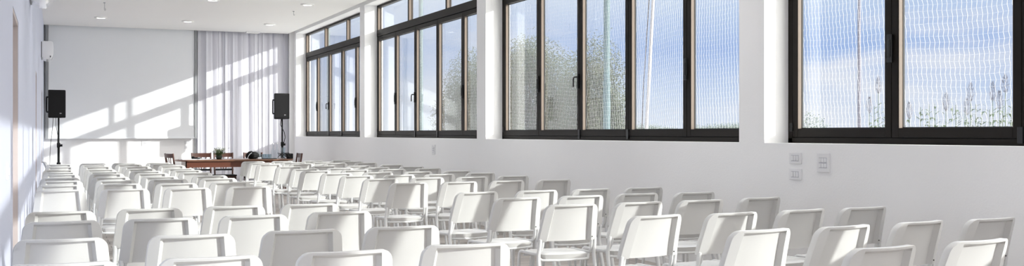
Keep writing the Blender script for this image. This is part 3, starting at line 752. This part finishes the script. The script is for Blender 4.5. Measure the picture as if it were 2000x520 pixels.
for y_, lb in ((18.62, 'blue green metal net pole outside the third window from the curtain'), (30.3, 'blue green metal net pole outside the second window from the curtain'), (42.0, 'blue green metal net pole seen through the farthest window'), (6.2, 'blue green metal net pole out of view beyond the nearest window')):
    if y_ == 6.2: continue
    t = empty('net_pole', (10.16, y_, G)); tag(t, lb, 'pole', 'blue green net poles')
    MB().cyl((0, 0, 0), .072, 2.45, 20).build('lower_tube', 'pole', t, 40)
    MB().cyl((0, 0, 2.45), .064, 5.4, 20).build('upper_tube', 'pole', t, 40)
    MB().cyl((0, 0, 2.40), .080, .09, 20).build('coupling', 'pole', t, 40)
    MB().cyl((0, 0, 0), .12, .03, 20).build('foot_plate', 'pole', t, 40)
o = MB().tube([(10.36, 17.57, G), (10.36, 16.69, 8.5)], .032, 12, .028).build('leaning_mast', 'palepole', None, 40); tag(o, 'pale slender mast leaning slightly, outside the third window', 'mast')
o = MB().tube([(10.32, 17.62, G), (10.30, 17.42, 2.2), (10.30, 17.27, 3.4), (10.32, 17.09, 5), (10.33, 16.74, 8.5)], .010, 6).build('mast_rope', 'rope', None, 40); tag(o, 'dark rope running up beside the pale leaning mast', 'rope')
o = MB().cyl((0, 0, 0), .028, 9, 12, .02).build('thin_mast', 'greypole', None, 40); o.location = (11.5, 12.9, G); tag(o, 'thin grey vertical mast outside the nearest window', 'mast')

def leafy(name, loc, blobs, n, size, mt, label, group=None, seed=1, trunk=True, shell=.3):
    """crown of many small leaves on twigs around a set of ellipsoids"""
    r = random.Random(seed); t = empty(name, loc); tag(t, label, 'tree' if name != 'bush' else 'bush', group)
    V = []; F = []
    tot = sum(bx*bz for _, _, _, bx, by, bz in blobs)
    for (cx, cy, cz, bx, by, bz) in blobs:
        for _ in range(int(n*bx*bz/tot)):
            d = Vector((r.gauss(0, 1), r.gauss(0, 1), r.gauss(0, 1))).normalized()*(r.uniform(shell, 1.0))
            if r.random() < .12: d *= r.uniform(1, 1.22)
            p = Vector((cx+d.x*bx, cy+d.y*by, cz+d.z*bz))
            if p.z < .02: continue
            for _k in range(2):
                a = Vector((r.gauss(0, 1), r.gauss(0, 1), r.gauss(0, 1)+.4)).normalized(); w = a.orthogonal().normalized()*size*.22
                l = size*r.uniform(.6, 1.3); q = p+Vector((r.uniform(-1, 1), r.uniform(-1, 1), r.uniform(-1, 1)))*size*.6
                b0 = len(V); V += [q, q+a*l*.5+w, q+a*l, q+a*l*.5-w]; F.append((b0, b0+1, b0+2, b0+3))
    MB().add(V, F).build('foliage', mt, t)
    if trunk:
        q = MB()
        for (cx, cy, cz, bx, by, bz) in blobs:
            q.tube([(cx*.1, cy*.1, 0), (cx*.4, cy*.4, cz*.45), (cx*.9, cy*.9, cz+bz*.3)], .10, 7, .02)
        q.build('trunk', 'bark', t, 50)
    return t
def ray(px, X): # room plan: distance along the view for a far thing (used only to set sizes from the survey)
    r_ = (px-1000)/2058; th = math.atan(894/2058); c_, s_ = math.cos(th), math.sin(th); return X*(c_-s_*r_)/(c_*r_+s_)
TR = 'grey green trees beyond the net'
leafy('tree', (20, 43.4, G), [(0, 0, 3.3, 2.0, 2.4, 2.6), (-1.0, 2.4, 2.8, 1.6, 2.0, 2.6), (.5, -2.6, 2.4, 1.8, 2.2, 2.6), (0, 0, 1.3, 3, 4.2, 1.4), (0, 1, 4.6, 1.2, 1.6, 1.4)], 40000, .11, 'leaf', 'largest feathery grey green tree, seen through the third window', TR, 1)
leafy('tree', (21.5, 54.5, G), [(0, 0, 3.4, 1.9, 2.6, 2.8), (0, -2.4, 3.0, 1.6, 2.4, 2.6), (0, 2.5, 2.2, 1.6, 2.2, 2.2)], 26000, .12, 'leaf', 'grey green tree seen through the second window from the curtain', TR, 2)
leafy('tree', (19.0, 35.6, G), [(0, 0, 2.8, 1.3, 1.2, 2.4), (0, -.9, 1.5, 1.1, 1.0, 1.6)], 15000, .10, 'leaf', 'smaller grey green tree beside the blue green pole', TR, 3)
leafy('bush', (26, 31.9, G), [(0, 0, 1.0, 1.0, 1.0, 1.25), (0, .9, .8, 1, .9, 1.05)], 6000, .08, 'farleaf', 'round dark bush at the lower left of the nearest window', None, 4)
# far tree line on the horizon
r = random.Random(21); k = 0
far = []
for y_ in np.arange(60, 420, 7.5):
    h = (2.3+.6*r.random()) if y_ < 190 else 3.0+1.1*r.random()
    leafy('far_tree', (150+r.uniform(-6, 6), float(y_), G), [(0, 0, h*.5, 3.4, 3.5, h*.52), (-1, .6, h*.42, 2.6, 2.8, h*.42)], 1500, .36, 'farleaf', 'low distant tree in the hazy tree line on the horizon', 'distant tree line', 100+k, False, .3)
    k += 1

# reeds with plumes outside the nearest window
def reed(x_, y_, h, label, plume=True, seed=0, leaves=9):
    r = random.Random(seed); t = empty('reed', (x_, y_, G)); tag(t, label, 'reed', 'tall reeds outside the nearest window')
    lean = r.uniform(-.05, .05)
    MB().tube([(0, 0, 0), (0, lean*.4, h*.5), (0, lean, h)], .008, 6, .004).build('stalk', 'reed', t, 50)
    V = MB()
    for k in range(leaves):
        z = h*(.50+.46*k/leaves)*r.uniform(.95, 1.05); a = r.uniform(0, 2*PI); l = r.uniform(.16, .28); w = .019
        d = Vector((math.cos(a), math.sin(a), 0)); sd = Vector((-d.y, d.x, 0))*w
        pts = [Vector((0, lean*z/h, z))+d*l*u+Vector((0, 0, l*(.9*u-.9*u*u))) for u in (0, .35, .7, 1)]
        V.add([pts[0]-sd*.4, pts[0]+sd*.4, pts[1]-sd, pts[1]+sd, pts[2]-sd*.7, pts[2]+sd*.7, pts[3]], [(0, 1, 3, 2), (2, 3, 5, 4), (4, 5, 6)])
    V.build('leaves', 'reed', t)
    if plume:
        P_ = MB()
        for k in range(280):
            u = r.random(); z = h-.02+.27*u; rad = .062*math.sin(PI*min(1, u*.85+.12))*r.uniform(.3, 1); a = r.uniform(0, 2*PI)
            p = Vector((rad*math.cos(a), lean+rad*math.sin(a), z)); d = Vector((math.cos(a)*.5, math.sin(a)*.5, 1)).normalized(); w = d.orthogonal().normalized()*.008
            P_.add([p-d*.015, p+w, p+d*.04, p-w], [(0, 1, 2, 3)])
        P_.tube([(0, lean, h-.03), (0, lean, h+.2)], .004, 5, .002)
        P_.build('plume', 'plume', t)
for k, (px, top, pl, lb) in enumerate([(1715, 150, 1, 'tall plumed reed just left of the sash post in the nearest window'), (1697, 190, 1, 'short faint plumed reed left of the sash post'),
        (1777, 200, 1, 'short plumed reed at the left of the right-hand pane'), (1843, 182, 1, 'plumed reed with a dark plume left of centre in the right pane'),
        (1895, 163, 1, 'plumed reed with a broad plume in the middle of the right pane'), (1886, 192, 1, 'small plumed reed beside the broad-plumed one'),
        (1943, 160, 1, 'plumed reed at the right, before the tallest one'), (1951, 178, 1, 'lower plumed reed between the two tallest at the right'),
        (1964, 146, 1, 'tallest plumed reed near the right edge of the picture')]):
    X = 12.4+.30*(k % 3); y_ = ray(px, X); r_ = (px-1000)/2058; tt = X/(.9172*r_+.3984)
    reed(X, y_, 1.305-G+(260-top)*tt/2058-.25, lb, True, 40+k, 10)
for k in range(14):
    px = [1706, 1731, 1795, 1815, 1828, 1858, 1869, 1882, 1905, 1914, 1930, 1955, 1975, 1990][k]
    X = [13.8, 14.5][k % 2]; y_ = ray(px, X); r_ = (px-1000)/2058; tt = X/(.9172*r_+.3984); top = 203+18*rnd.random()
    reed(X, y_, 1.305-G+(260-top)*tt/2058, 'young leafy green reed without a plume, outside the nearest window', False, 80+k, 22)
